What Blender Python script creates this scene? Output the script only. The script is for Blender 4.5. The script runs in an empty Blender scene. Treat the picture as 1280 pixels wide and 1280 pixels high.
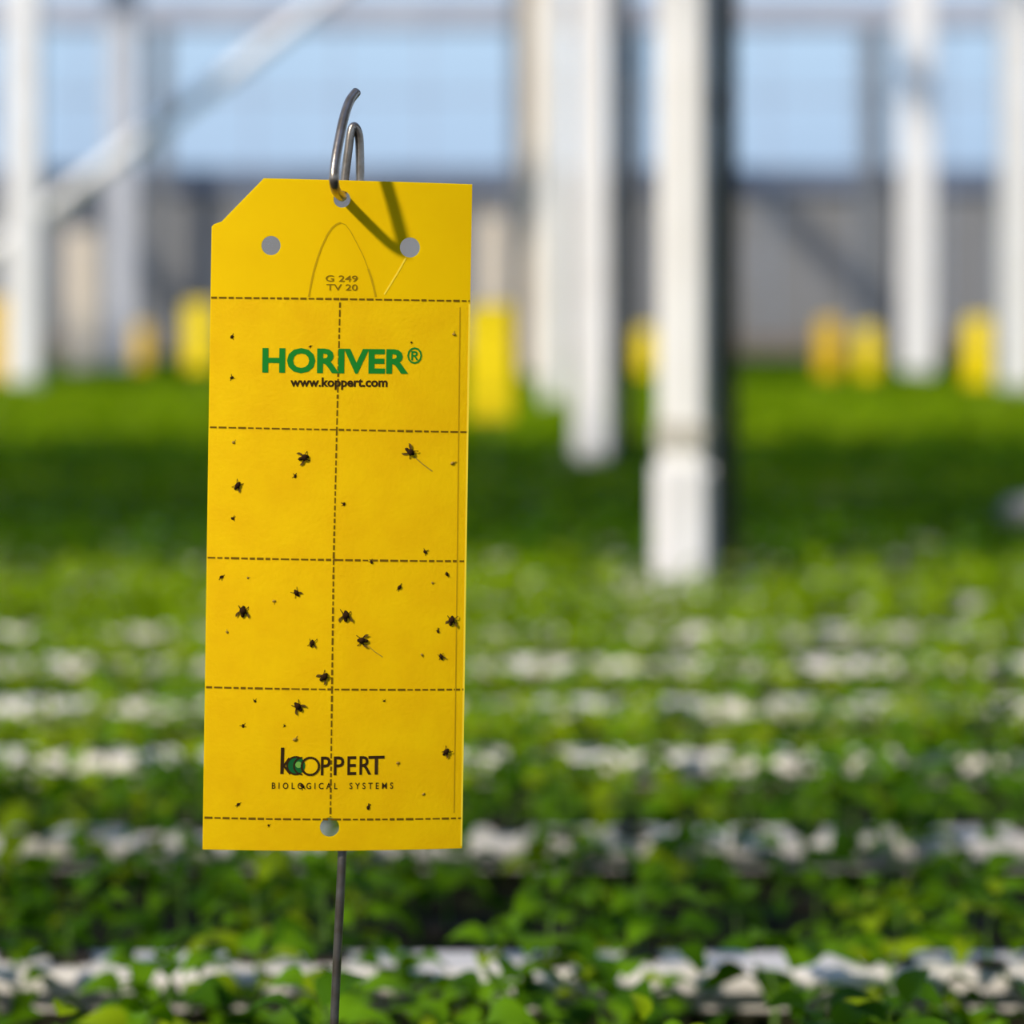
import bpy, bmesh, math, random
from mathutils import Vector, Matrix, Euler
random.seed(7)
S = bpy.context.scene
COL = S.collection
# ---------------------------------------------------------------- camera, sky, sun, exposure
FP, CX, HY, CZ = 3250.0, 640.0, 412.0, 1.18      # focal length in px, centre, horizon row, eye height
cam_d = bpy.data.cameras.new('camera'); cam = bpy.data.objects.new('camera', cam_d); COL.objects.link(cam)
cam.location = (0, 0, CZ); cam.rotation_euler = (math.pi/2, 0, 0)
cam_d.sensor_width = 36; cam_d.lens = FP/1280*36; cam_d.shift_y = -(640-HY)/1280
cam_d.dof.use_dof = True; cam_d.dof.focus_distance = 1.0; cam_d.dof.aperture_fstop = 5.6
cam_d.clip_end = 500; cam_d.clip_start = .02
S.camera = cam
w = bpy.data.worlds.new('sky'); S.world = w; w.use_nodes = True
nt = w.node_tree; nt.nodes.clear()
o_ = nt.nodes.new('ShaderNodeOutputWorld'); bg = nt.nodes.new('ShaderNodeBackground')
tc = nt.nodes.new('ShaderNodeTexCoord'); sp = nt.nodes.new('ShaderNodeSeparateXYZ'); rp = nt.nodes.new('ShaderNodeValToRGB')
nt.links.new(tc.outputs['Generated'], sp.inputs[0]); nt.links.new(sp.outputs['Z'], rp.inputs[0])
nt.links.new(rp.outputs[0], bg.inputs[0]); nt.links.new(bg.outputs[0], o_.inputs[0])
e = rp.color_ramp.elements
e[0].position = 0.0; e[0].color = (.46, .58, .80, 1)
e[1].position = 1.0; e[1].color = (.13, .25, .60, 1)
n = rp.color_ramp.elements.new(.12); n.color = (.60, .78, .98, 1)
n = rp.color_ramp.elements.new(.4); n.color = (.25, .42, .80, 1)
bg.inputs[1].default_value = 1.0
sd = bpy.data.lights.new('sun', 'SUN'); sun = bpy.data.objects.new('sun', sd); COL.objects.link(sun)
sd.energy = 5.0; sd.angle = math.radians(3.0); sd.color = (1, .93, .82)
sun.rotation_euler = Vector((1, 1, -1)).to_track_quat('-Z', 'Y').to_euler(); sun.location = (-20, -20, 20)
S.view_settings.view_transform = 'Standard'; S.view_settings.look = 'None'
S.view_settings.exposure = 0; S.view_settings.gamma = 1; S.view_settings.use_curve_mapping = False

def P(px, py, d): return Vector(((px-CX)/FP*d, d, CZ-(py-HY)/FP*d))

# ---------------------------------------------------------------- materials
def mat(name, col, rough=.6, metal=0, noise=None, nscale=8, bump=0, bscale=200, spec=.5, transl=None):
    m = bpy.data.materials.new(name); m.use_nodes = True; t = m.node_tree
    b = t.nodes['Principled BSDF']; out = t.nodes['Material Output']
    b.inputs['Base Color'].default_value = (*col, 1); b.inputs['Roughness'].default_value = rough
    b.inputs['Metallic'].default_value = metal; b.inputs['Specular IOR Level'].default_value = spec
    c = t.nodes.new('ShaderNodeTexCoord')
    if noise:
        nz = t.nodes.new('ShaderNodeTexNoise'); nz.inputs['Scale'].default_value = nscale; nz.inputs['Detail'].default_value = 4
        t.links.new(c.outputs['Object'], nz.inputs['Vector'])
        r = t.nodes.new('ShaderNodeValToRGB'); r.color_ramp.elements[0].position = .35; r.color_ramp.elements[1].position = .65
        r.color_ramp.elements[0].color = (*noise, 1); r.color_ramp.elements[1].color = (*col, 1)
        t.links.new(nz.outputs['Fac'], r.inputs[0]); t.links.new(r.outputs[0], b.inputs['Base Color'])
    if bump:
        nb = t.nodes.new('ShaderNodeTexNoise'); nb.inputs['Scale'].default_value = bscale; nb.inputs['Detail'].default_value = 3
        t.links.new(c.outputs['Object'], nb.inputs['Vector'])
        bp = t.nodes.new('ShaderNodeBump'); bp.inputs['Strength'].default_value = bump; bp.inputs['Distance'].default_value = .001
        t.links.new(nb.outputs['Fac'], bp.inputs['Height']); t.links.new(bp.outputs[0], b.inputs['Normal'])
    if transl:
        tr = t.nodes.new('ShaderNodeBsdfTranslucent'); tr.inputs[0].default_value = (*transl, 1)
        mx = t.nodes.new('ShaderNodeMixShader'); mx.inputs[0].default_value = .35
        t.links.new(b.outputs[0], mx.inputs[1]); t.links.new(tr.outputs[0], mx.inputs[2]); t.links.new(mx.outputs[0], out.inputs['Surface'])
    return m
M = {}
M['card_tab'] = mat('smooth_yellow_plastic', (.90, .52, .0), .6, spec=.06, noise=(.86, .49, .0), nscale=30)
M['card_glue'] = mat('glued_yellow_plastic', (.90, .51, .0), .5, noise=(.84, .455, .0), nscale=60, bump=.13, bscale=700, spec=.1)
M['card_far'] = mat('bright_yellow_plastic', (1.0, .75, .0), .6, noise=(.97, .70, .0), nscale=25, spec=.3)
M['card_orange_or_shaded'] = mat('orange_or_shaded_yellow_plastic', (.80, .50, .0), .6, noise=(.72, .43, .0), nscale=25, spec=.3)  # orange card, and a yellow one with its shade put into the colour
M['perf'] = mat('perforation_brown', (.16, .085, .004), .8, spec=.05)
M['slit'] = mat('slit_brown', (.50, .30, .004), .8, spec=.05)
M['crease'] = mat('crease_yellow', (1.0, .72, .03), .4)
M['ink_green'] = mat('green_ink', (.012, .20, .022), .5, spec=.05)
M['ink_dark'] = mat('dark_ink', (.035, .018, .006), .5, spec=.05)
M['ink_brown'] = mat('brown_ink', (.22, .13, .004), .5, spec=.05)
M['ink_disc'] = mat('disc_green_ink', (.01, .11, .025), .5, spec=.05)
M['ink_light'] = mat('light_green_ink', (.16, .38, .06), .5, spec=.05)
M['insect'] = mat('insect_dark', (.035, .015, .005), .8, spec=.05, noise=(.02, .01, .004), nscale=900)
M['smear'] = mat('insect_smear', (.26, .15, .005), .6, noise=(.36, .22, .006), nscale=900)
M['wing'] = mat('insect_wing', (.11, .06, .01), .5, spec=.1)
M['wire'] = mat('galvanised_wire', (.44, .39, .34), .3, metal=.88, noise=(.30, .24, .18), nscale=120, bump=.1, bscale=400)
M['white_paint'] = mat('white_painted_steel', (.88, .85, .81), .45, noise=(.82, .78, .73), nscale=5)
M['cream_paint'] = mat('cream_painted_steel', (.74, .64, .50), .5, noise=(.66, .55, .42), nscale=5)
M['grey_paint'] = mat('grey_painted_steel', (.55, .55, .58), .5, noise=(.48, .48, .5), nscale=5)
M['pipe_grey'] = mat('grey_plastic_pipe', (.24, .24, .23), .6, noise=(.18, .18, .17), nscale=20)
M['boot'] = mat('white_foot_sleeve', (.84, .82, .82), .55, noise=(.76, .73, .72), nscale=14)
M['dirt'] = mat('dirty_band', (.42, .38, .30), .8, noise=(.6, .56, .5), nscale=30)
M['dark_pipe'] = mat('dark_pipe', (.035, .04, .035), .6, noise=(.05, .05, .045), nscale=6)
M['gutter'] = mat('white_gutter_plastic', (.86, .79, .72), .55, noise=(.78, .71, .63), nscale=18)
M['steel'] = mat('galvanised_rail', (.12, .125, .13), .5, metal=.6, noise=(.08, .08, .08), nscale=9)
M['soil'] = mat('peat_plug', (.022, .015, .008), .9, noise=(.04, .025, .012), nscale=90)
M['floor'] = mat('dark_floor', (.035, .04, .028), .9, noise=(.05, .05, .04), nscale=3)
M['outside'] = mat('outside_ground', (.10, .12, .05), .9, noise=(.16, .15, .08), nscale=.4)
M['panel'] = mat('grey_wall_panel', (.21, .21, .215), .7, noise=(.185, .18, .172), nscale=1.3)
M['plinth'] = mat('brown_grey_plinth', (.20, .155, .12), .8, noise=(.15, .125, .095), nscale=1.1)
M['rail'] = mat('blue_grey_rail', (.17, .20, .27), .5, noise=(.11, .135, .19), nscale=2)
M['mullion'] = mat('pale_aluminium', (.42, .50, .62), .4, noise=(.36, .44, .56), nscale=2)
M['beam'] = mat('pale_grey_beam', (.45, .46, .50), .5, noise=(.36, .37, .42), nscale=2)
M['post'] = mat('dark_grey_post', (.15, .155, .16), .5, noise=(.12, .125, .13), nscale=2)
M['bed'] = mat('dark_tray', (.018, .02, .010), .9, noise=(.028, .028, .014), nscale=20, spec=.05)
M['blocker'] = mat('light_blocker_cloth', (.6, .6, .58), .9, noise=(.5, .5, .48), nscale=3, transl=(.5, .48, .42))  # cloth of the unseen strips added to block light
M['back_wall'] = mat('white_washed_wall', (.7, .68, .63), .8, noise=(.62, .6, .56), nscale=2)
M['stem'] = mat('green_stem', (.10, .20, .02), .6)
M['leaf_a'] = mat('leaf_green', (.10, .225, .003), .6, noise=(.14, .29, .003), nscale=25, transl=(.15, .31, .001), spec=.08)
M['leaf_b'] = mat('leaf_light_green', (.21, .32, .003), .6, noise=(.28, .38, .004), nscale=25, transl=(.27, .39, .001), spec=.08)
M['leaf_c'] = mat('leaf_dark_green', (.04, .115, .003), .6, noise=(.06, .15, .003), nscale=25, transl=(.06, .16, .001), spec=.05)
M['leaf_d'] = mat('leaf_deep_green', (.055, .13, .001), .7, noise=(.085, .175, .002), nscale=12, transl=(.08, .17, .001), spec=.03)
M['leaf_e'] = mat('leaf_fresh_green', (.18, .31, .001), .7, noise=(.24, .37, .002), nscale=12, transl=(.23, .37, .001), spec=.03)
for k in ('card_tab', 'card_glue'):                # thin plastic lets light spread a few millimetres
    b_ = M[k].node_tree.nodes['Principled BSDF']; b_.inputs['Subsurface Weight'].default_value = .4
    b_.inputs['Subsurface Radius'].default_value = (1, 1, .2); b_.inputs['Subsurface Scale'].default_value = .003
g = bpy.data.materials.new('window_glass'); g.use_nodes = True; t = g.node_tree; t.nodes.clear()
go = t.nodes.new('ShaderNodeOutputMaterial'); gm = t.nodes.new('ShaderNodeMixShader'); gt = t.nodes.new('ShaderNodeBsdfTransparent'); gg = t.nodes.new('ShaderNodeBsdfGlossy')
gf = t.nodes.new('ShaderNodeFresnel'); gf.inputs[0].default_value = 1.3; gt.inputs[0].default_value = (.93, .96, .98, 1); gg.inputs['Roughness'].default_value = .05
t.links.new(gf.outputs[0], gm.inputs[0]); t.links.new(gt.outputs[0], gm.inputs[1]); t.links.new(gg.outputs[0], gm.inputs[2]); t.links.new(gm.outputs[0], go.inputs[0])
M['glass'] = g

# ---------------------------------------------------------------- helpers
def link(name, me, m, parent=None, loc=None):
    if m: 
        if not me.materials: me.materials.append(m)
    o = bpy.data.objects.new(name, me); COL.objects.link(o)
    if parent: o.parent = parent
    if loc is not None: o.location = loc
    return o
def from_bm(name, bm, m, parent=None, loc=None, smooth=False):
    me = bpy.data.meshes.new(name); bm.to_mesh(me); bm.free()
    if smooth:
        for p in me.polygons: p.use_smooth = True
    return link(name, me, m, parent, loc)
def tag(o, label=None, cat=None, group=None, kind=None):
    if label: o['label'] = label
    if cat: o['category'] = cat
    if group: o['group'] = group
    if kind: o['kind'] = kind
    return o
def empty(name, loc, label, cat, group=None):
    o = bpy.data.objects.new(name, None); COL.objects.link(o); o.location = loc; o.empty_display_size = .05
    return tag(o, label, cat, group)
def lerp0(a, b, s): return a+(b-a)*s
def box(bm, x0, x1, y0, y1, z0, z1, bev=0):
    r = bmesh.ops.create_cube(bm, size=1); vs = r['verts']
    bmesh.ops.scale(bm, vec=(x1-x0, y1-y0, z1-z0), verts=vs)
    bmesh.ops.translate(bm, vec=((x0+x1)/2, (y0+y1)/2, (z0+z1)/2), verts=vs)
    if bev:
        ed = list({e for v in vs for e in v.link_edges})
        bmesh.ops.bevel(bm, geom=ed, offset=bev, segments=2, affect='EDGES')
def bxo(name, x0, x1, y0, y1, z0, z1, m, parent=None, bev=0, loc=None):
    bm = bmesh.new(); box(bm, x0, x1, y0, y1, z0, z1, bev); return from_bm(name, bm, m, parent, loc)
def tube(bm, pts, r, seg=10, cap=True):
    pts = [Vector(p) for p in pts]; rings = []; prev = None
    for i, p in enumerate(pts):
        d = (pts[min(i+1, len(pts)-1)]-pts[max(i-1, 0)]).normalized()
        if prev is None:
            a = Vector((0, 1, 0)) if abs(d.y) < .9 else Vector((1, 0, 0)); u = d.cross(a).normalized()
        else: u = (prev-d*prev.dot(d)).normalized()
        prev = u; v = d.cross(u); rr = r[i] if isinstance(r, (list, tuple)) else r
        rings.append([bm.verts.new(p+(u*math.cos(2*math.pi*k/seg)+v*math.sin(2*math.pi*k/seg))*rr) for k in range(seg)])
    for a, b in zip(rings, rings[1:]):
        for k in range(seg): bm.faces.new((a[k], a[(k+1) % seg], b[(k+1) % seg], b[k]))
    if cap: bm.faces.new(rings[0][::-1]); bm.faces.new(rings[-1])
    bmesh.ops.recalc_face_normals(bm, faces=bm.faces)
def catmull(pts, n=8):
    pts = [Vector(p) for p in pts]; q = [pts[0]*2-pts[1]]+pts+[pts[-1]*2-pts[-2]]; out = []
    for i in range(1, len(q)-2):
        for k in range(n):
            s = k/n; a, b, c, d = q[i-1], q[i], q[i+1], q[i+2]
            out.append(.5*((2*b)+(c-a)*s+(2*a-5*b+4*c-d)*s*s+(3*b-a-3*c+d)*s**3))
    out.append(pts[-1]); return out

# ---------------------------------------------------------------- the setting
tag(bxo('floor', -12.5, 12.5, -9.5, 30, -.1, 0, M['floor']), kind='structure')
tag(bxo('ground_outside', -80, 80, 30.3, 160, -.2, -.02, M['outside']), kind='structure')
WY = 30.0
ZB, ZR0, ZR1, ZT = .55, 2.78, 3.05, 4.66          # plinth top, rail, beam underside
wall = bpy.data.objects.new('wall_far', None); COL.objects.link(wall); wall.location = (0, WY, 0); tag(wall, kind='structure')
bxo('plinth', -13, 13, 0, .3, 0, ZB+.55, M['plinth'], wall)
pm = None; x = -13.0; k = 0
while x < 12.9:                                     # grey cladding panels, each a piece
    if pm is None:
        o = bxo('panel', .01, .99, .06, .12, ZB+.55, ZR0, M['panel'], wall, .012); pm = o.data; o.location.x = x
    else: o = link('panel', pm, None, wall, (x, 0, 0))
    o.location.y = random.uniform(-.008, .008); x += 1.0
bxo('rail', -13, 13, -.03, .2, ZR0, ZR1, M['rail'], wall, .01)
bxo('rail', -13, 13, .02, .12, 3.86, 3.91, M['mullion'], wall)
bxo('top_beam', -13, 13, -.05, .25, ZT, ZT+.35, M['beam'], wall, .02)
bxo('gable_beam', -13, 13, 0, .2, ZT+.75, ZT+.95, M['beam'], wall, .02)
gm_ = mm_ = None
for i in range(27):
    xx = -13+i
    if mm_ is None: o = bxo('mullion', -.022, .022, .02, .12, ZR1, ZT, M['mullion'], wall); mm_ = o.data
    else: o = link('mullion', mm_, None, wall)
    o.location.x = xx
    if i < 26:
        for z in (ZR1, 3.91):
            h = 3.86-ZR1 if z == ZR1 else ZT-3.91
            o = bxo('pane', .022, .978, .06, .068, z, z+h, M['glass'], wall); o.location.x = xx
for z in (ZT+.35,):
    bxo('pane', -13, 13, .08, .088, z, ZT+.75, M['glass'], wall)
# darker posts standing against the end wall
def wall_post(px, y, wpx, label, m='post', z1=4.66):
    c = P(px, 450, y); hw = wpx/2/FP*y
    r = empty('wall_post', (c.x, y, 0), label, 'post')
    bxo('shaft', -hw, hw, -.05, .05, .02, z1, M[m], r, .008); bxo('foot_plate', -hw-.06, hw+.06, -.11, .11, 0, .02, M['steel'], r)
wall_post(1093, 29.6, 26, 'dark grey post against the far wall, between the two orange-yellow cards and the white column')
wall_post(200, 29.6, 22, 'dark grey post against the far wall, right of the second white column from the left', z1=4.66)
wall_post(795, 29.6, 16, 'dark slim post against the far wall, between the double columns and the big near column')
wall_post(649, 26.0, 18, 'dark grey post just left of the group of three white columns', z1=4.8)

# ---------------------------------------------------------------- columns
def column(px0, px1, d, label, m='white_paint', pipe=None, sleeve=False, ztop=5.6, depth=None):
    xc = ((px0+px1)/2-CX)/FP*d; hw = (px1-px0)/2/FP*d
    r = empty('support_column', (xc, d, 0), label, 'column', 'white columns of the greenhouse')
    bxo('shaft', -hw, hw, -hw, hw, .012, ztop, M[m], r, min(.012, hw*.25))
    bxo('foot_plate', -hw-.05, hw+.05, -hw-.05, hw+.05, 0, .012, M['steel'], r)
    if sleeve:
        bxo('foot_sleeve', -hw-.009, hw+.009, -hw-.009, hw+.009, .02, .995, M['boot'], r, .014)
        bxo('dirty_band', -hw-.004, hw+.004, -hw-.004, hw+.004, .995, 1.055, M['dirt'], r, .01)
    if pipe:
        off, rad, pm_, z0, back = pipe
        bm = bmesh.new(); tube(bm, [(off, back, z0), (off, back, ztop)], rad, 16); from_bm('downpipe', bm, M[pm_], r, smooth=True)
        for z in (1.5, 2.6, 3.7): bxo('pipe_clip', hw-.002, off+rad*.8, back-.015, back+.015, z, z+.025, M['steel'], r)
    return r
nc = column(824, 881, 3.8, 'large near white column with a dark pipe up its right side', pipe=(.069, .015, 'dark_pipe', .02, .03), sleeve=True)
bm = bmesh.new(); tube(bm, [(.043, .02, .02), (.043, .02, 5.6)], .008, 12); from_bm('grey_side_tube', bm, M['beam'], nc, smooth=True)  # slim grey tube along the column's right side
column(717, 764, 6.9, 'white column left of the large near one, its foot in the bright green crop', pipe=(.085, .022, 'steel', .02, .06))
column(679, 708, 11.2, 'narrow white column just left of the mid-distance white column')
column(655, 680, 17.0, 'thin cream column furthest left of the three overlapping ones', 'cream_paint')
column(602, 634, 20.0, 'pale cream short post showing above the yellow card right of the big card', 'cream_paint', ztop=2.05)
column(12, 50, 14.6, 'white column at the left edge of the crop', )
column(136, 172, 22.0, 'second white column from the left, crossed by the diagonal brace', 'grey_paint')
column(86, 124, 20.0, 'short cream post standing between the two left columns', 'cream_paint', ztop=1.93)
column(1128, 1165, 18.0, 'white column near the right, between two clusters of yellow cards', )
column(1251, 1292, 13.5, 'white column at the right edge of the view')
# diagonal brace
bm = bmesh.new(); tube(bm, [P(-40, 337, 15.0), P(340, 52, 15.6), P(500, -70, 15.9)], .05, 12)
br = from_bm('diagonal_brace', bm, M['white_paint'], smooth=True); tag(br, 'pale diagonal brace rising from the left edge column up to the right', 'brace')

# unseen strips added under the roof to block sky light and band the sun, side and rear walls, column-top gutters (above and beside the view)
n_ = 1
for y0, y1, x0, x1 in ((-9, -3.05, -12, 12), (-2.47, -2.19, -12, 12), (.65, 1.82, -12, 12), (2.22, 2.75, -12, 12), (20.8, 23.4, -12, 12),
                       (-3.05, -2.45, 3, 12), (-2.25, .65, 3, 12), (2.75, 11.4, 5, 12), (-3.05, -2.45, -12, -7), (-2.25, .65, -12, -7)):
    tag(bxo('light_blocker_strip' if n_ > 1 else 'light_blocker', x0, x1, y0, y1, 4.90, 4.906, M['blocker']), kind='structure'); n_ += 1
for nm, a in (('wall_left', (-12.1, -12, -9, 30)), ('wall_right', (12, 12.1, -9, 30)), ('wall_back', (-12.1, 12.1, -9.1, -9))):
    w_ = tag(bxo(nm, *a, 0, 1.0, M['back_wall']), kind='structure')
    bxo('top_beam', *a, 4.7, 4.85, M['beam'], w_)
    n = 20 if nm == 'wall_back' else 32
    for k in range(n+1):
        if nm == 'wall_back': q = lerp0(-12.05, 12.05, k/n); bxo('mullion', q-.03, q+.03, -9.1, -9, 1.0, 4.7, M['mullion'], w_)
        else: q = lerp0(-8.95, 29.9, k/n); bxo('mullion', a[0], a[1], q-.03, q+.03, 1.0, 4.7, M['mullion'], w_)
for i, xx in enumerate((-8, 0, 8)):
    tag(bxo('trim_%d' % (i+1), xx-.08, xx+.08, -9, 30, 5.6, 5.75, M['beam']), kind='structure')

# ---------------------------------------------------------------- growing gutters
GZ = CZ-.376                                        # gutter top height
rows = [.90, 1.22, 1.55, 1.945, 2.31, 2.63, 2.96, 3.28, 3.62]
while rows[-1] < 28.6: rows.append(rows[-1]+.345)
gl = {0: 'white growing gutter below the card, just outside the bottom of the picture',
      1: 'white growing gutter at the very bottom edge, under the nearest leaves',
      2: 'bright white growing gutter nearest the camera, crossing behind the wire stake',
      3: 'white growing gutter level with the lower edge of the big yellow card',
      4: 'white growing gutter level with the small logo of the big yellow card',
      5: 'long bright white gutter third above the lowest visible one',
      6: 'white gutter in short pieces between leaves, fourth above the lowest visible one',
      7: 'faint white gutter seen as small spots, fifth above the lowest visible one',
      8: 'farthest white gutter that still glints through the leaves'}
SZ = GZ-.032                                        # soil level in the trays between the strips
NUM = 'first second third fourth fifth sixth seventh eighth ninth tenth eleventh twelfth thirteenth fourteenth fifteenth sixteenth seventeenth eighteenth nineteenth twentieth'.split()
def nth(k):
    if k < 20: return NUM[k]
    t = ['twentieth', 'thirtieth', 'fortieth', 'fiftieth', 'sixtieth', 'seventieth', 'eightieth']; c = ['twenty', 'thirty', 'forty', 'fifty', 'sixty', 'seventy', 'eighty']
    return t[(k+1)//10-2] if (k+1) % 10 == 0 else c[(k+1)//10-2]+'-'+NUM[(k+1) % 10-1]
cols = [(o.location.x, o.location.y) for o in COL.objects if o.name.startswith('support_column') or (o.name.startswith('wall_post'))]
def spans(y0, y1, hx):
    """x intervals of a bed or strip, left open where a column stands in it"""
    cuts = sorted(c[0] for c in cols if y0-.10 < c[1] < y1+.10 and abs(c[0]) < hx); out = []; a = -hx
    for c in cuts:
        if c-.12 > a: out.append((a, c-.12))
        a = c+.12
    out.append((a, hx)); return out
def profile(name, prof, y, z, sp, m):
    bm = bmesh.new(); n = len(prof)
    for x0, x1 in sp:
        a = [bm.verts.new((x0, p[0], p[1])) for p in prof]; b = [bm.verts.new((x1, p[0], p[1])) for p in prof]
        for k in range(n): bm.faces.new((a[k], a[(k+1) % n], b[(k+1) % n], b[k]))
        bm.faces.new(a); bm.faces.new(b[::-1])
    bmesh.ops.recalc_face_normals(bm, faces=bm.faces); return from_bm(name, bm, m, loc=(0, y, z))
for i, y in enumerate(rows):
    hx = .197*y+.9; yn = rows[i+1] if i+1 < len(rows) else y+.345
    o = profile('growing_gutter', [(-.026, -.002), (-.029, -.005), (-.029, -.012), (-.018, -.014), (-.018, -.07), (.018, -.07), (.018, -.014), (.029, -.012), (.029, -.005), (.026, -.002), (.022, 0), (-.022, 0)], y, GZ, spans(y-.03, y+.03, hx), M['gutter'])
    tag(o, gl.get(i, '%s white growing gutter from the front, hidden under the dense crop' % nth(i)), 'gutter', 'white growing gutters across the greenhouse')
    g_ = yn-y
    o = profile('growing_tray', [(.031, -.066), (g_-.031, -.066), (g_-.031, -.022), (g_-.037, -.022), (g_-.037, -.032), (.037, -.032), (.037, -.022), (.031, -.022)], y, GZ, spans(y, yn, hx), M['bed'])
    tag(o, '%s dark planting tray from the front, under the leaves between two white gutters' % nth(i), 'tray', 'dark planting trays between the gutters')
for i, xx in enumerate((-2.7, -.95, .95, 2.7)):
    r = empty('support_rail', (xx, 0, 0), 'galvanised rail carrying the gutters, %s' % ['far left', 'left of the stake', 'right of the stake', 'far right'][i], 'rail')
    y1 = 27.2; y0 = .85 if abs(xx) < 1 else 9.6
    bxo('rail_bar', -.02, .02, y0, y1, GZ-.11, GZ-.07, M['steel'], r)
    yy = y0+.1
    while yy < y1: bxo('leg', -.018, .018, yy-.018, yy+.018, 0, GZ-.11, M['steel'], r); yy += 2.0

# ---------------------------------------------------------------- crop
def leaf_geo(nseg, L, W, curl, fold):
    vs, fs = [], []
    for i in range(nseg+1):
        s = i/nseg; wd = W*.5*(math.sin(math.pi*min(1, s**.75))**.8 if 0 < s < 1 else .02)
        ang = curl*s; xx = L*s*math.cos(ang*.5); zz = -L*s*math.sin(ang*.5)+.12*L*math.sin(math.pi*s)
        vs += [(xx, -wd, zz+wd*fold), (xx, 0, zz), (xx, wd, zz+wd*fold)]
    for i in range(nseg):
        for k in (0, 1): fs.append((3*i+k, 3*i+k+3, 3*i+k+4, 3*i+k+1))
    return vs, fs
leaf_hi = [leaf_geo(5, 1, .72, .9, .35), leaf_geo(5, 1, .62, .5, .45), leaf_geo(5, 1, .8, 1.2, .25)]
leaf_lo = [leaf_geo(2, 1, .78, .7, .35), leaf_geo(2, 1, .7, 1.0, .25)]
leaf_me = []
for mk in ('leaf_a', 'leaf_b', 'leaf_c'):
    for vs, fs in leaf_hi:
        me = bpy.data.meshes.new('leaf'); me.from_pydata(vs, [], fs); me.materials.append(M[mk])
        for p in me.polygons: p.use_smooth = True
        leaf_me.append(me)
def plant_leaves(rng, n, h, spread, size):
    out = []
    a0 = rng.uniform(0, 6.28)
    for k in range(n):
        az = a0+k*2.4+rng.uniform(-.4, .4); lv = (k+.5)/n
        z = h*(.22+.78*lv)*rng.uniform(.8, 1.1); r = spread*(1-.75*lv)*rng.uniform(.35, 1)
        pitch = rng.uniform(-.5, .35)-.5*lv
        s = size*rng.uniform(.7, 1.15)*(1-.25*lv)
        m = Matrix.Translation((r*.5*math.cos(az), r*.5*math.sin(az), z)) @ Matrix.Rotation(az, 4, 'Z') @ Matrix.Rotation(pitch, 4, 'Y') @ Matrix.Rotation(rng.uniform(-.5, .5), 4, 'X') @ Matrix.Scale(s, 4)
        out.append(m)
    return out
def join_leaves(vs, fs, mi, mats, geos, rng, base=Matrix.Identity(4), nm=3):
    for m in mats:
        gv, gf_ = rng.choice(geos); mm = base @ m; o0 = len(vs)
        vs.extend((mm @ Vector(v))[:] for v in gv); fs.extend(tuple(i+o0 for i in f) for f in gf_)
        mi.extend([rng.randrange(nm)]*len(gf_))
# joined foliage prototypes for the individually placed plants farther back
rng = random.Random(3)
def stem_mesh(h):
    bm = bmesh.new(); tube(bm, [(0, 0, -.004), (.003, 0, h*.5), (0, .002, h*.92)], [.0022, .0018, .001], 6)
    me = bpy.data.meshes.new('stem'); bm.to_mesh(me); bm.free(); me.materials.append(M['stem']); return me
stems = [stem_mesh(.05), stem_mesh(.065)]
bm = bmesh.new(); tube(bm, [(0, 0, -.02), (0, 0, .004)], [.013, .016], 10); plug = bpy.data.meshes.new('root_plug'); bm.to_mesh(plug); bm.free(); plug.materials.append(M['soil'])
protos = {}
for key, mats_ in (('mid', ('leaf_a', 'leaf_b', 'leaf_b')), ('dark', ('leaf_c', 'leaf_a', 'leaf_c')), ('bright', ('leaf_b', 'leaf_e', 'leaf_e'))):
    protos[key] = []
    for k in range(6):
        vs, fs, mi = [], [], []
        join_leaves(vs, fs, mi, plant_leaves(rng, 14, .076, .09, .039), leaf_hi, rng)
        me = bpy.data.meshes.new('foliage'); me.from_pydata(vs, [], fs)
        for mk in mats_: me.materials.append(M[mk])
        me.polygons.foreach_set('material_index', mi); protos[key].append(me)
        for p in me.polygons: p.use_smooth = True
stuff = {'dark': ([], [], []), 'bright': ([], [], []), 'mid': ([], [], [])}
count = 0; rng = random.Random(23)
def shade_zone(y):  # sun and shade bands of the crop are put into the leaf colour
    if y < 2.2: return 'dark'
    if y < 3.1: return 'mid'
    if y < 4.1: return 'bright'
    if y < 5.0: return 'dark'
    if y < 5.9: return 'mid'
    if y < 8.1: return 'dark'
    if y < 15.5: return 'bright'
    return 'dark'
bedname = {0: 'in the lowest bed at the bottom edge', 1: 'in front of the nearest bright gutter', 2: 'just behind the nearest bright gutter',
           3: 'behind the gutter level with the card foot', 4: 'behind the gutter level with the logo'}
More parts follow.
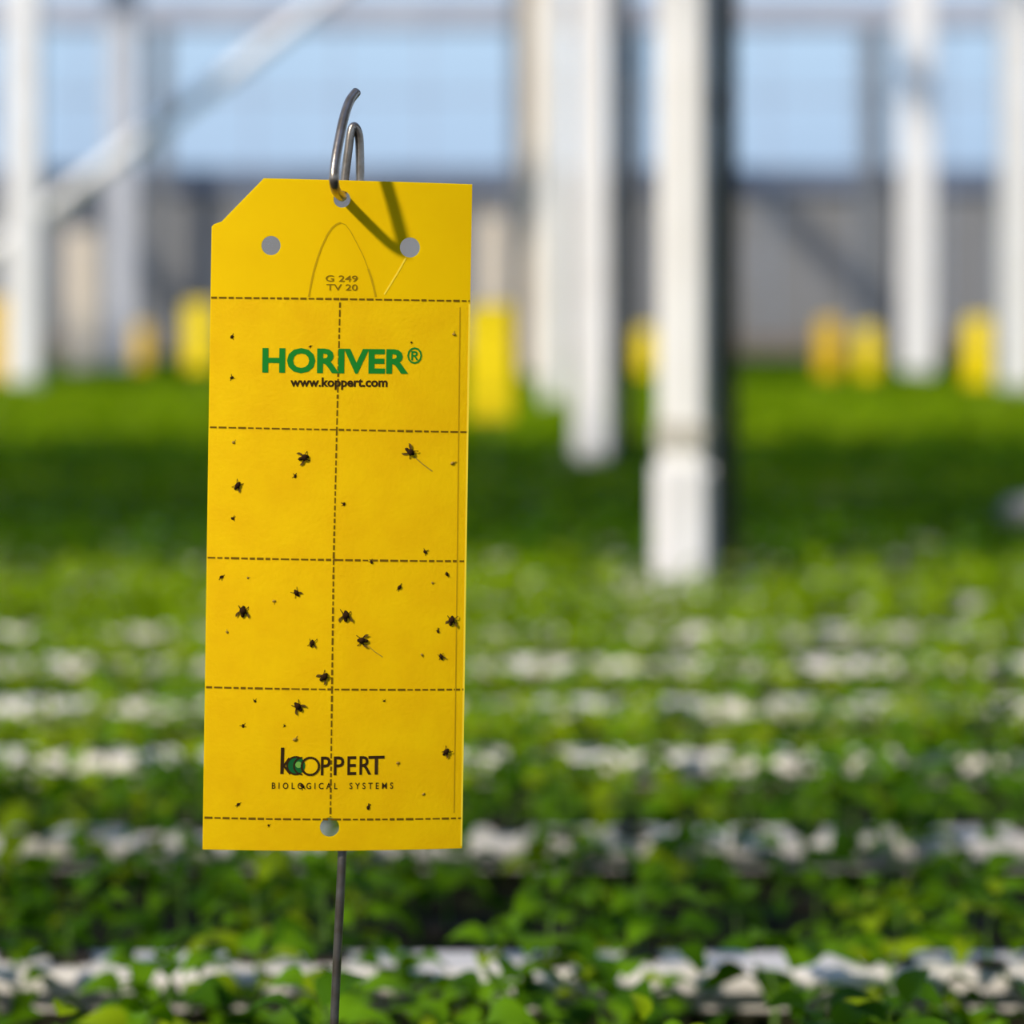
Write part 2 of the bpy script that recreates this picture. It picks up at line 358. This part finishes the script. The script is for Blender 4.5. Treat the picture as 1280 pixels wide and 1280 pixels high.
for i, y in enumerate(rows):
    yn = rows[i+1] if i+1 < len(rows) else y+.345
    ym = (y+yn)/2; half = .197*ym; z_ = shade_zone(ym); spots = []
    lines = (.085, .18, .275) if y < 12 else (.09, .25)
    for q, ly in enumerate(lines):
        x = -half-.84-rng.random()*.08
        while x < half+.84:
            x += (.082 if y < 2 else .074 if y < 3.1 else .064)*rng.uniform(.75, 1.3)
            if rng.random() < (.10 if y < 3 else .05): continue
            spots.append((x, y+ly*(yn-y)/.345+rng.uniform(-.02, .02), SZ))
    x = -half-.84
    ga, gb, ca, cb = {2: (.03, .11, .05, .15), 3: (.02, .11, .08, .22), 4: (.02, .10, .06, .15), 5: (.05, .20, .05, .10), 6: (.03, .13, .05, .13), 7: (.01, .08, .08, .2)}.get(i, (.01, .04, .1, .3))
    while x < half+.84:                                  # clumps of plants rooted in the white gutter itself, with bare stretches between
        x += rng.uniform(ga, gb); x1 = x+rng.uniform(ca, cb)
        if i == 3 and -.25 < x < -.10: x1 = x+.12
        while x < x1: spots.append((x, y+rng.uniform(-.015, .008), GZ)); x += rng.uniform(.035, .055)
    spots.sort(); k_in = 0
    for x, py, pz in spots:
        if any(abs(x-cx) < .13 and abs(py-cy) < .13 for cx, cy in cols): continue
        if (x+.228)**2+(py-1.006)**2 < .03**2: continue
        sc = rng.uniform(.75, 1.12)*(.8 if pz == GZ and y < 4 else .98 if y < 3.2 else 1.1 if y < 8 else 1.3)*(.84 if 4 <= i <= 6 else 1)
        if abs(x) < half and count < 300:
            count += 1
            where = bedname.get(i, 'in the %s bed from the front' % nth(i))
            r = empty('leafy_plant', (x, py, pz), '%s leafy plant from the left %s' % (nth(k_in), where), 'plant', 'crop plants in planting bed %d' % (i+1)); k_in += 1
            r.rotation_euler.z = rng.uniform(0, 6.28); r.scale = (sc,)*3
            link('root_plug', plug, None, r); link('stem', rng.choice(stems), None, r)
            if i <= 3:
                sel = leaf_me[6:9]+leaf_me[0:3] if rng.random() < .6 else leaf_me[0:6]
                for m in plant_leaves(rng, 14, .072, .088, .038):
                    o = link('leaf', rng.choice(sel), None, r); o.matrix_local = m
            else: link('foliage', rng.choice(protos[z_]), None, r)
        else:
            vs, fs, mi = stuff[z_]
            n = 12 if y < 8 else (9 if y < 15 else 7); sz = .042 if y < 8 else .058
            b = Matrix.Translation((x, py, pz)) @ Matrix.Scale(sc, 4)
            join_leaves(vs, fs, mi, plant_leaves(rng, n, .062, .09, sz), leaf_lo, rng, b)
for key, lab in (('dark', 'darker green bands of the dense leafy crop, shade put into the colour'), ('bright', 'bright green band of the distant leafy crop, sun put into the colour'), ('mid', 'middle green leafy crop around the nearer rows')):
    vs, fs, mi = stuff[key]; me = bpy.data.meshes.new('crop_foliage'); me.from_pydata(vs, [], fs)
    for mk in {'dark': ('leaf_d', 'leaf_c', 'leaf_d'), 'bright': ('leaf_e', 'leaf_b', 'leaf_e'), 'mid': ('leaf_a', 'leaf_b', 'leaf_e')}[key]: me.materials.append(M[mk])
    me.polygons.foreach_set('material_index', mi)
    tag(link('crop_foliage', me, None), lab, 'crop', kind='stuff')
# ---------------------------------------------------------------- the sticky card
CY = 1.0; PX = 1/FP
def bend(x): return .07*x+1.5*x*x          # x metres from the card's middle
L0 = P(416, 1064, CY)
def CP(px, py, lift=0):
    """a point on the card's face, in metres, from its position on the printed sheet"""
    xm = (px-421-(645-py)*.013)*PX
    return Vector(((px-CX)*PX, CY+bend(xm)-lift, CZ-(py-HY)*PX))
def sheet(name, outline, holes, m, thick, parent, lift=0):
    cu = bpy.data.curves.new(name, 'CURVE'); cu.dimensions = '2D'; cu.fill_mode = 'BOTH'
    for poly in [outline]+holes:
        s = cu.splines.new('POLY'); s.points.add(len(poly)-1); s.use_cyclic_u = True
        for q, (a, b) in zip(s.points, poly): q.co = (a, -b, 0, 1)
    ob = bpy.data.objects.new(name, cu); COL.objects.link(ob); dg = bpy.context.evaluated_depsgraph_get()
    me = bpy.data.meshes.new_from_object(ob.evaluated_get(dg)); bpy.data.objects.remove(ob)
    bm = bmesh.new(); bm.from_mesh(me); bmesh.ops.remove_doubles(bm, verts=bm.verts, dist=.01)
    for xx in range(260, 600, 12):
        bmesh.ops.bisect_plane(bm, geom=bm.verts[:]+bm.edges[:]+bm.faces[:], plane_co=(xx, 0, 0), plane_no=(1, 0, 0))
    bmesh.ops.recalc_face_normals(bm, faces=bm.faces)
    if sum(f.normal.z for f in bm.faces) < 0: bmesh.ops.reverse_faces(bm, faces=bm.faces)
    top = bm.faces[:]
    if thick:
        r = bmesh.ops.extrude_face_region(bm, geom=top)
        back = {v for v in r['geom'] if isinstance(v, bmesh.types.BMVert)}
    else: back = set()
    for v in bm.verts:
        p = CP(v.co.x, -v.co.y, lift); 
        if v in back: p.y += thick
        v.co = p-L0
    bmesh.ops.recalc_face_normals(bm, faces=bm.faces)
    me2 = bpy.data.meshes.new(name); bm.to_mesh(me2); bm.free()
    return link(name, me2, m, parent)
def circ(cx, cy, r, n=28): return [(cx+r*math.cos(2*math.pi*k/n), cy+r*math.sin(2*math.pi*k/n)) for k in range(n)]
card = empty('sticky_card', L0, 'large sharp yellow sticky insect card with printing hanging on the wire stake', 'insect trap')
def lerp(a, b, s): return a+(b-a)*s
ribs = [(266, 1022, 1027)]
sheet('tab', [(264.5, 283), (268, 280), (277, 277), (330, 223), (590, 229), (587.6, 376), (263, 372)],
      [circ(427.5, 249, 10.5), circ(339, 307, 12), circ(512, 309, 12.5)], M['card_tab'], .0007, card)
sheet('glued_panel', [(263, 372), (587.6, 376), (577, 1065), (253, 1062)], [circ(412, 1034, 12)], M['card_glue'], .0007, card)
def ribbon(name, pts, wpx, m, lift=.00012, dash=None, thick=0):
    """a thin strip following a line printed or cut on the sheet"""
    bm = bmesh.new(); dist = 0; on = True
    segs = []
    for a, b in zip(pts, pts[1:]):
        L = math.hypot(b[0]-a[0], b[1]-a[1]); s = 0
        if not dash: 
            n = max(1, int(L/12)); segs += [((lerp(a[0], b[0], k/n), lerp(a[1], b[1], k/n)), (lerp(a[0], b[0], (k+1)/n), lerp(a[1], b[1], (k+1)/n))) for k in range(n)]
        else:
            while s < L:
                l = dash[0]*random.uniform(.7, 1.3); e_ = min(L, s+l)
                segs.append(((lerp(a[0], b[0], s/L), lerp(a[1], b[1], s/L)), (lerp(a[0], b[0], e_/L), lerp(a[1], b[1], e_/L)))); s = e_+dash[1]
    for a, b in segs:
        dx, dy = b[0]-a[0], b[1]-a[1]; L = math.hypot(dx, dy) or 1
        ww = wpx*(random.uniform(.75, 1.2) if dash else 1); nx, ny = -dy/L*ww/2, dx/L*ww/2
        q = [bm.verts.new(CP(x_, y_, lift)-L0) for x_, y_ in ((a[0]+nx, a[1]+ny), (b[0]+nx, b[1]+ny), (b[0]-nx, b[1]-ny), (a[0]-nx, a[1]-ny))]
        bm.faces.new(q)
    return from_bm(name, bm, m, card)
for ya, yb, xa, xb in ((372, 376, 263, 587.5), (534, 541, 261.5, 585), (697, 703.5, 258.5, 583), (859, 865, 256.5, 580), (1022, 1027, 254.5, 577.5)):
    ribbon('perforation_line', [(xa+1, ya), (lerp(xa, xb, .5), lerp(ya, yb, .45)), (xb-1, yb)], 2.4, M['perf'], dash=(8, 2.6))
ribbon('perforation_line', [(425, 378), (421, 536), (417, 700), (415, 860), (413, 1021)], 2.2, M['perf'], dash=(7, 2.6))
arch = [(386, 371), (388.5, 357), (392, 340), (397, 323), (402, 309), (409, 294), (415, 285), (421, 280), (426, 278.5)]
ribbon('tongue_slit', arch, 2.2, M['slit'])
ribbon('tongue_slit', [(426, 278.5), (432, 281), (438, 289), (446, 304), (454, 320), (460, 336)], 1.0, M['slit'])
ribbon('tongue_slit', [(460, 336), (464, 348), (467, 360), (469.5, 371)], 2.4, M['slit'])
ribbon('fold_crease', [(480, 368), (497, 340), (507, 322)], 2.0, M['crease'])
ribbon('edge_crease', [(574.5, 384), (571, 700), (567, 1020)], 1.2, M['slit'])
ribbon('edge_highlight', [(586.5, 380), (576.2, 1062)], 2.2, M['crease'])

def text(name, body, x0, x1, y0, y1, m, bold=0, slope=.01, lift=.00015, spacing=1):
    cu = bpy.data.curves.new(name, 'FONT'); cu.body = body; cu.size = 1; cu.offset = bold; cu.space_character = spacing; cu.resolution_u = 3
    ob = bpy.data.objects.new(name, cu); COL.objects.link(ob); dg = bpy.context.evaluated_depsgraph_get()
    me = bpy.data.meshes.new_from_object(ob.evaluated_get(dg)); bpy.data.objects.remove(ob)
    xs = [v.co.x for v in me.vertices]; ys = [v.co.y for v in me.vertices]
    a, b, c, d = min(xs), max(xs), min(ys), max(ys)
    for v in me.vertices:
        px = lerp(x0, x1, (v.co.x-a)/(b-a)); py = lerp(y1, y0, (v.co.y-c)/(d-c))
        py += (px-x0)*slope; px += (y1-py)*.013
        v.co = CP(px, py, lift)-L0
    me.materials.clear(); return link(name, me, m, card)
t_ = text('brand_lettering', 'HORIVER', 328, 510, 434.5, 466, M['ink_green'], bold=.035); t_['label'] = 'bold green capital lettering'
t_ = text('registered_mark', '®', 508.5, 527, 434, 455, M['ink_green'], bold=.012); t_['label'] = 'small green circled R mark'
t_ = text('web_address', 'www.koppert.com', 363, 484, 471.5, 487, M['ink_dark'], bold=.030, slope=.004); t_['label'] = 'small bold dark web address'
text('batch_code', 'G 249', 407, 447, 344, 352, M['ink_brown'], bold=.01)
text('batch_code', 'TV 20', 408, 447, 355, 363, M['ink_brown'], bold=.01)
# logo: tall k, green disc with crossing rings, thin overlapping capitals
ribbon('logo_letter', [(353.5, 934), (352.6, 967)], 4.2, M['ink_dark'], lift=.00016)
def disc(name, cx, cy, r, m, lift):
    bm = bmesh.new(); bm.faces.new([bm.verts.new(CP(a, b, lift)-L0) for a, b in circ(cx, cy, r, 32)][::-1]); return from_bm(name, bm, m, card)
disc('logo_disc', 370, 956.5, 11.5, M['ink_disc'], .00016)
disc('logo_highlight', 373.5, 955.5, 4.0, M['ink_light'], .00022)
ribbon('logo_letter', [(354, 958), (362, 947)], 2.6, M['ink_dark'], lift=.0002)
ribbon('logo_letter', [(355, 957), (363, 967)], 2.6, M['ink_dark'], lift=.0002)
def ring(cx, cy, r, wpx, m, lift, a0=0, a1=360): ribbon('logo_ring', [(cx+r*math.cos(math.radians(a)), cy+r*math.sin(math.radians(a))) for a in range(a0, a1+1, 15)], wpx, m, lift)
ring(370, 956.5, 11, 2.2, M['ink_dark'], .00024, 60, 300); ring(378, 957, 10.5, 2, M['ink_dark'], .00024, 90, 270); ring(388, 957.5, 10.8, 2.8, M['ink_dark'], .00024)
for ch, a, b in (('P', 401, 413), ('P', 417, 430), ('E', 434, 445), ('R', 449, 464), ('T', 460, 480)):
    text('logo_letter', ch, a, b, 945.5, 969, M['ink_dark'], bold=.012, slope=.0)
text('logo_subtitle', 'BIOLOGICAL  SYSTEMS', 340, 491, 977.5, 985.5, M['ink_dark'], bold=.012, slope=.012, spacing=1.7)

# ---------------------------------------------------------------- wire stake with its hook
def W(px, py, z): return Vector(((px-CX)*PX, CY-z*PX, CZ-(py-HY)*PX))
SB = Vector((W(400, 1280, 0).x-.01, 1.006, 0))
stake = empty('wire_stake', SB, 'thin bent galvanised wire stake that carries the large sharp yellow card', 'stake')
pts = [SB+Vector((0, 0, 0)), W(410, 1500, -14), W(417, 1280, -14), W(427, 1065, -14), W(437, 800, -16), W(444, 500, -18), W(448, 300, -18), W(449, 225, -18), W(448.5, 180, -17), W(446.5, 164, -15), W(442, 157, -12), W(438, 164, -10), W(434.5, 190, -9), W(430, 226, -9), W(428.5, 242, -7)]
c1 = [pts[0]]+catmull(pts[1:], 8)
bm = bmesh.new(); tube(bm, [p-SB for p in c1], [.0016]*9+[.0017]*(len(c1)-9), 14); from_bm('shaft', bm, M['wire'], stake, smooth=True)
hook = catmull([W(428.5, 242, -7), W(428, 246, 4), W(426.5, 245.5, 30), W(424, 241, 60), W(422.5, 229, 73), W(424, 205, 66), W(428, 175, 50), W(432.5, 148, 32), W(438, 128, 16), W(446, 115, 4)], 8)
bm = bmesh.new(); tube(bm, [p-SB for p in hook], .00185, 14); from_bm('hook', bm, M['wire'], stake, smooth=True)

# ---------------------------------------------------------------- insects stuck on the card
def insect(px, py, s, kind, ang, label, group):
    c = CP(px, py, 0); big = kind in ('fly', 'gnat')
    u = s*PX
    r = random.Random(int(px*7+py))
    def blob(bm, cx, cz, rx, rz, ry, a=0):
        q = bmesh.ops.create_icosphere(bm, subdivisions=2, radius=1)['verts']
        for v in q:
            k = 1+r.uniform(-.15, .15); x_, z_ = v.co.x*rx*k, v.co.z*rz*k
            v.co = Vector((cx+x_*math.cos(a)-z_*math.sin(a), v.co.y*ry-ry*.6, cz+x_*math.sin(a)+z_*math.cos(a)))
    root = empty('stuck_insect', c, label, 'insect', group) if big else None
    m = M['smear'] if kind == 'smear' else M['insect']
    bm = bmesh.new()
    if big:
        blob(bm, 0, .1*u, .46*u, .5*u, .35*u); blob(bm, 0, -.42*u, .26*u, .4*u, .22*u); blob(bm, 0, .55*u, .22*u, .2*u, .2*u)
        for k in (0, 2, 3, 5):
            a = [.3, -.15, -.6][k % 3]+(math.pi if k > 2 else 0)*1; sg = 1 if k < 3 else -1
            p0 = Vector((sg*.2*u, -.05*u, .1*u)); p1 = Vector((sg*r.uniform(.45, .65)*u, -.2*u, (.1+[.5, .0, -.5][k % 3]*r.uniform(.6, 1.2))*u)); p2 = Vector((p1.x*1.35, 0, p1.z*1.5))
            tube(bm, [p0, p1, p2], .055*u, 5)
    else:
        blob(bm, 0, 0, .6*u, .42*u, .25*u, r.uniform(0, 3))
        for k in range(3 if kind != 'smear' else 1):
            a = r.uniform(0, 6.28); tube(bm, [(0, -.05*u, 0), (math.cos(a)*u*1.1, -.05*u, math.sin(a)*u*1.1)], .09*u, 5)
    o = from_bm('body' if big else 'stuck_insect', bm, m, root, smooth=True)
    if big:
        root.rotation_euler.y = ang
        for sg in ((1, -1) if kind == 'fly' else (1,)):
            bm = bmesh.new(); n = 10; f_ = []
            for yy in (0, -.02*u):
                f_.append([bm.verts.new((sg*(.1+.42*math.sin(math.pi*k/n)*(.9 if k < n else 0)+.75*k/n)*u, -.16*u+yy, (.2-1.05*k/n)*u)) for k in range(n+1)])
            bm.faces.new(f_[0]); bm.faces.new(f_[1][::-1])
            for k in range(n): bm.faces.new((f_[0][k], f_[0][k+1], f_[1][k+1], f_[1][k]))
            from_bm('wing', bm, M['wing'], root)
    else: o.location = c; o.rotation_euler.y = ang; tag(o, label, 'insect', group)
G = 'insects stuck to the big yellow card'
flies = [(380, 572, 9, 'fly', 1.3, 'dark winged fly in the upper left cell, below the web address'),
 (512, 565, 9, 'fly', 2.2, 'dark fly with a faint trail, highest in the right-hand cells'),
 (297, 607, 7.5, 'gnat', .6, 'small dark gnat near the left edge, left of the upper left fly'),
 (304, 764, 9.5, 'fly', .1, 'round dark fly near the left edge in the third row of cells'),
 (371, 741, 6.5, 'gnat', -.6, 'small dark gnat up and right of the round dark fly'),
 (390, 804, 6.5, 'gnat', .2, 'small dark gnat left of the centre line, midway down the third cell row'),
 (432, 770, 9.5, 'fly', 0, 'dark triangular fly just right of the centre line'),
 (453, 801, 9, 'fly', -1.5, 'dark fly below and right of the triangular fly by the centre line'),
 (405, 846, 8.5, 'fly', .8, 'dark blob-like fly just above the fourth perforation, left of the centre line'),
 (373, 883, 9, 'fly', -.7, 'dark fly just below the fourth perforation, above the logo'),
 (564, 778, 8.5, 'fly', .2, 'dark fly close to the right edge in the third row of cells'),
 (551, 823, 5.5, 'gnat', -.3, 'thin-legged gnat near the right edge, below the right-edge fly'),
 (557, 943, 7, 'gnat', .7, 'small dark gnat near the right edge, level with the logo')]
for f in flies: insect(*f, G)
specks = [(369, 595, 4), (291, 648, 4), (290, 472, 4), (290, 421, 4.2), (319, 876, 3.4), (304, 907, 4), (499, 735, 5), (558, 719, 4.5), (547, 791, 4), (460, 1010, 4.6), (298, 1005, 4),
          (336, 1031, 2.6), (531, 691, 4.4), (464, 703, 4), (277, 721, 4.4), (430, 630, 3.8), (388, 433, 2.6), (378, 982, 5), (514, 428, 2.4), (480, 877, 2.6), (356, 907, 2.6)]
marks = [(380, 572, 'upper left fly'), (512, 565, 'upper right fly with the trail'), (297, 607, 'left edge gnat'), (304, 764, 'round fly by the left edge'),
         (371, 741, 'gnat in the third row of cells'), (390, 804, 'gnat beside the centre line'), (432, 770, 'triangular centre fly'), (405, 846, 'blob-like fly'),
         (373, 883, 'fly above the logo'), (564, 778, 'fly by the right edge'), (551, 823, 'thin-legged gnat'), (557, 943, 'gnat level with the logo'), (410, 958, 'logo'), (345, 452, 'first green letters'),
         (500, 452, 'last green letters'), (412, 1034, 'bottom hole')]
extra = {(298, 1005): 'left one', (547, 791): 'nearer one', (336, 1031): 'lowest of all', (499, 735): 'nearer one', (464, 703): 'on the perforation', (558, 719): 'lower one', (531, 691): 'upper one'}
def near(px, py):
    q = min(marks, key=lambda m: (m[0]-px)**2+(m[1]-py)**2); dx, dy = px-q[0], py-q[1]; w_ = []
    if abs(dy) > .4*abs(dx): w_.append('below' if dy > 0 else 'above')
    if abs(dx) > .4*abs(dy): w_.append('right of' if dx > 0 else 'left of')
    far = 'well ' if math.hypot(dx, dy) > 55 else ''
    return far+(' and '.join(w_))+' the '+q[2]+(', '+extra[(px, py)] if (px, py) in extra else '')
for a, b, s in specks: insect(a, b, s, 'speck', 0, 'tiny dark insect speck '+near(a, b), 'insect specks on the big card')
for a, b, s in ((565, 580, 5), (343, 751, 4), (567, 418, 4), (369, 924, 5), (497, 955, 4), (527, 820, 3.5), (529, 995, 3.5), (284, 790, 3.6), (292, 553, 4), (310, 722, 3), (540, 730, 3)):
    insect(a, b, s, 'smear', random.uniform(0, 3), 'pale brown insect smear '+near(a, b), 'pale insect smears on the big card')
ribbon('glue_trail', [(517, 571), (527, 580), (540, 590)], 1.3, M['smear']); ribbon('glue_trail', [(458, 806), (468, 815), (478, 822)], 1.0, M['smear'])

# ---------------------------------------------------------------- the blurred yellow cards over the crop
def far_card(cx, cy, d, label, m, wire_x=0, yaw=0):
    c = P(cx, cy, d); hw, hh = .0495, .129
    r = empty('sticky_card', (c.x, d, c.z-hh), label, 'insect trap', 'yellow cards over the crop')
    bm = bmesh.new(); ol = [(-hw, 0), (hw, 0), (hw, 2*hh), (-hw+.02, 2*hh), (-hw, 2*hh-.018)]
    nx = 6; f = [[bm.verts.new((x_, y_, z_)) for x_, z_ in ol] for y_ in (0, .0008)]
    bm.faces.new(f[0]); bm.faces.new(f[1][::-1])
    for k in range(5): bm.faces.new((f[0][k], f[1][k], f[1][(k+1) % 5], f[0][(k+1) % 5]))
    bmesh.ops.recalc_face_normals(bm, faces=bm.faces)
    from_bm('sheet', bm, M[m], r)
    bm = bmesh.new()
    for k in range(1, 6): box(bm, -hw+.002, hw-.002, -.0004, 0, 2*hh-.045-(k-1)*.05-.0003, 2*hh-.045-(k-1)*.05+.0003)
    from_bm('perforation_lines', bm, M['perf'], r)
    r.rotation_euler.z = yaw
    s = empty('wire_stake', (c.x+.004, d+.008, 0), 'thin wire stake behind the '+' '.join(label.split()[:11]), 'stake', 'wire stakes of the distant cards')
    zt = c.z+hh
    bm = bmesh.new(); tube(bm, [(0, 0, 0), (0, 0, zt-.01), (0, -.002, zt+.012), (-.002, -.008, zt+.018), (-.004, -.014, zt+.008), (-.004, -.009, zt-.006)], .0016, 6); from_bm('shaft', bm, M['wire'], s)
far_card(612, 452, 5.8, 'bright yellow card just right of the big card, largest of the blurred ones', 'card_far')
far_card(247, 419, 10.0, 'blurred yellow card peeping out left of the big card', 'card_far')
far_card(-12, 424, 8.0, 'blurred yellow card cut by the left edge of the picture', 'card_orange_or_shaded')  # shade on this card is put into its deeper colour
far_card(176, 432, 15.5, 'small dim yellow card between the second left column and the big card', 'card_orange_or_shaded')
far_card(806, 438, 14.5, 'small yellow card just left of the large near column', 'card_far')
far_card(1035, 434, 11.8, 'orange-yellow card, left one of the pair right of the near column', 'card_orange_or_shaded')
far_card(1084, 439, 13.2, 'yellow card, right one of the pair right of the near column', 'card_far')
far_card(1222, 438, 10.0, 'bright yellow card left of the column at the right edge', 'card_far')

# grey pipe end resting in the crop at the right edge
gp = empty('water_pipe', P(1282, 676, 4.36), 'short grey water pipe end lying in the crop at the right edge', 'pipe')
bm = bmesh.new(); tube(bm, [(-.035, 0, .032), (-.02, 0, .045), (.03, .0, .052), (.2, .03, .05), (.6, .1, .04)], [.02, .027, .027, .027, .027], 16); from_bm('pipe_body', bm, M['pipe_grey'], gp, smooth=True)
bm = bmesh.new(); tube(bm, [(.02, 0, .051), (.05, 0, .052)], .032, 16); from_bm('collar', bm, M['pipe_grey'], gp, smooth=True)
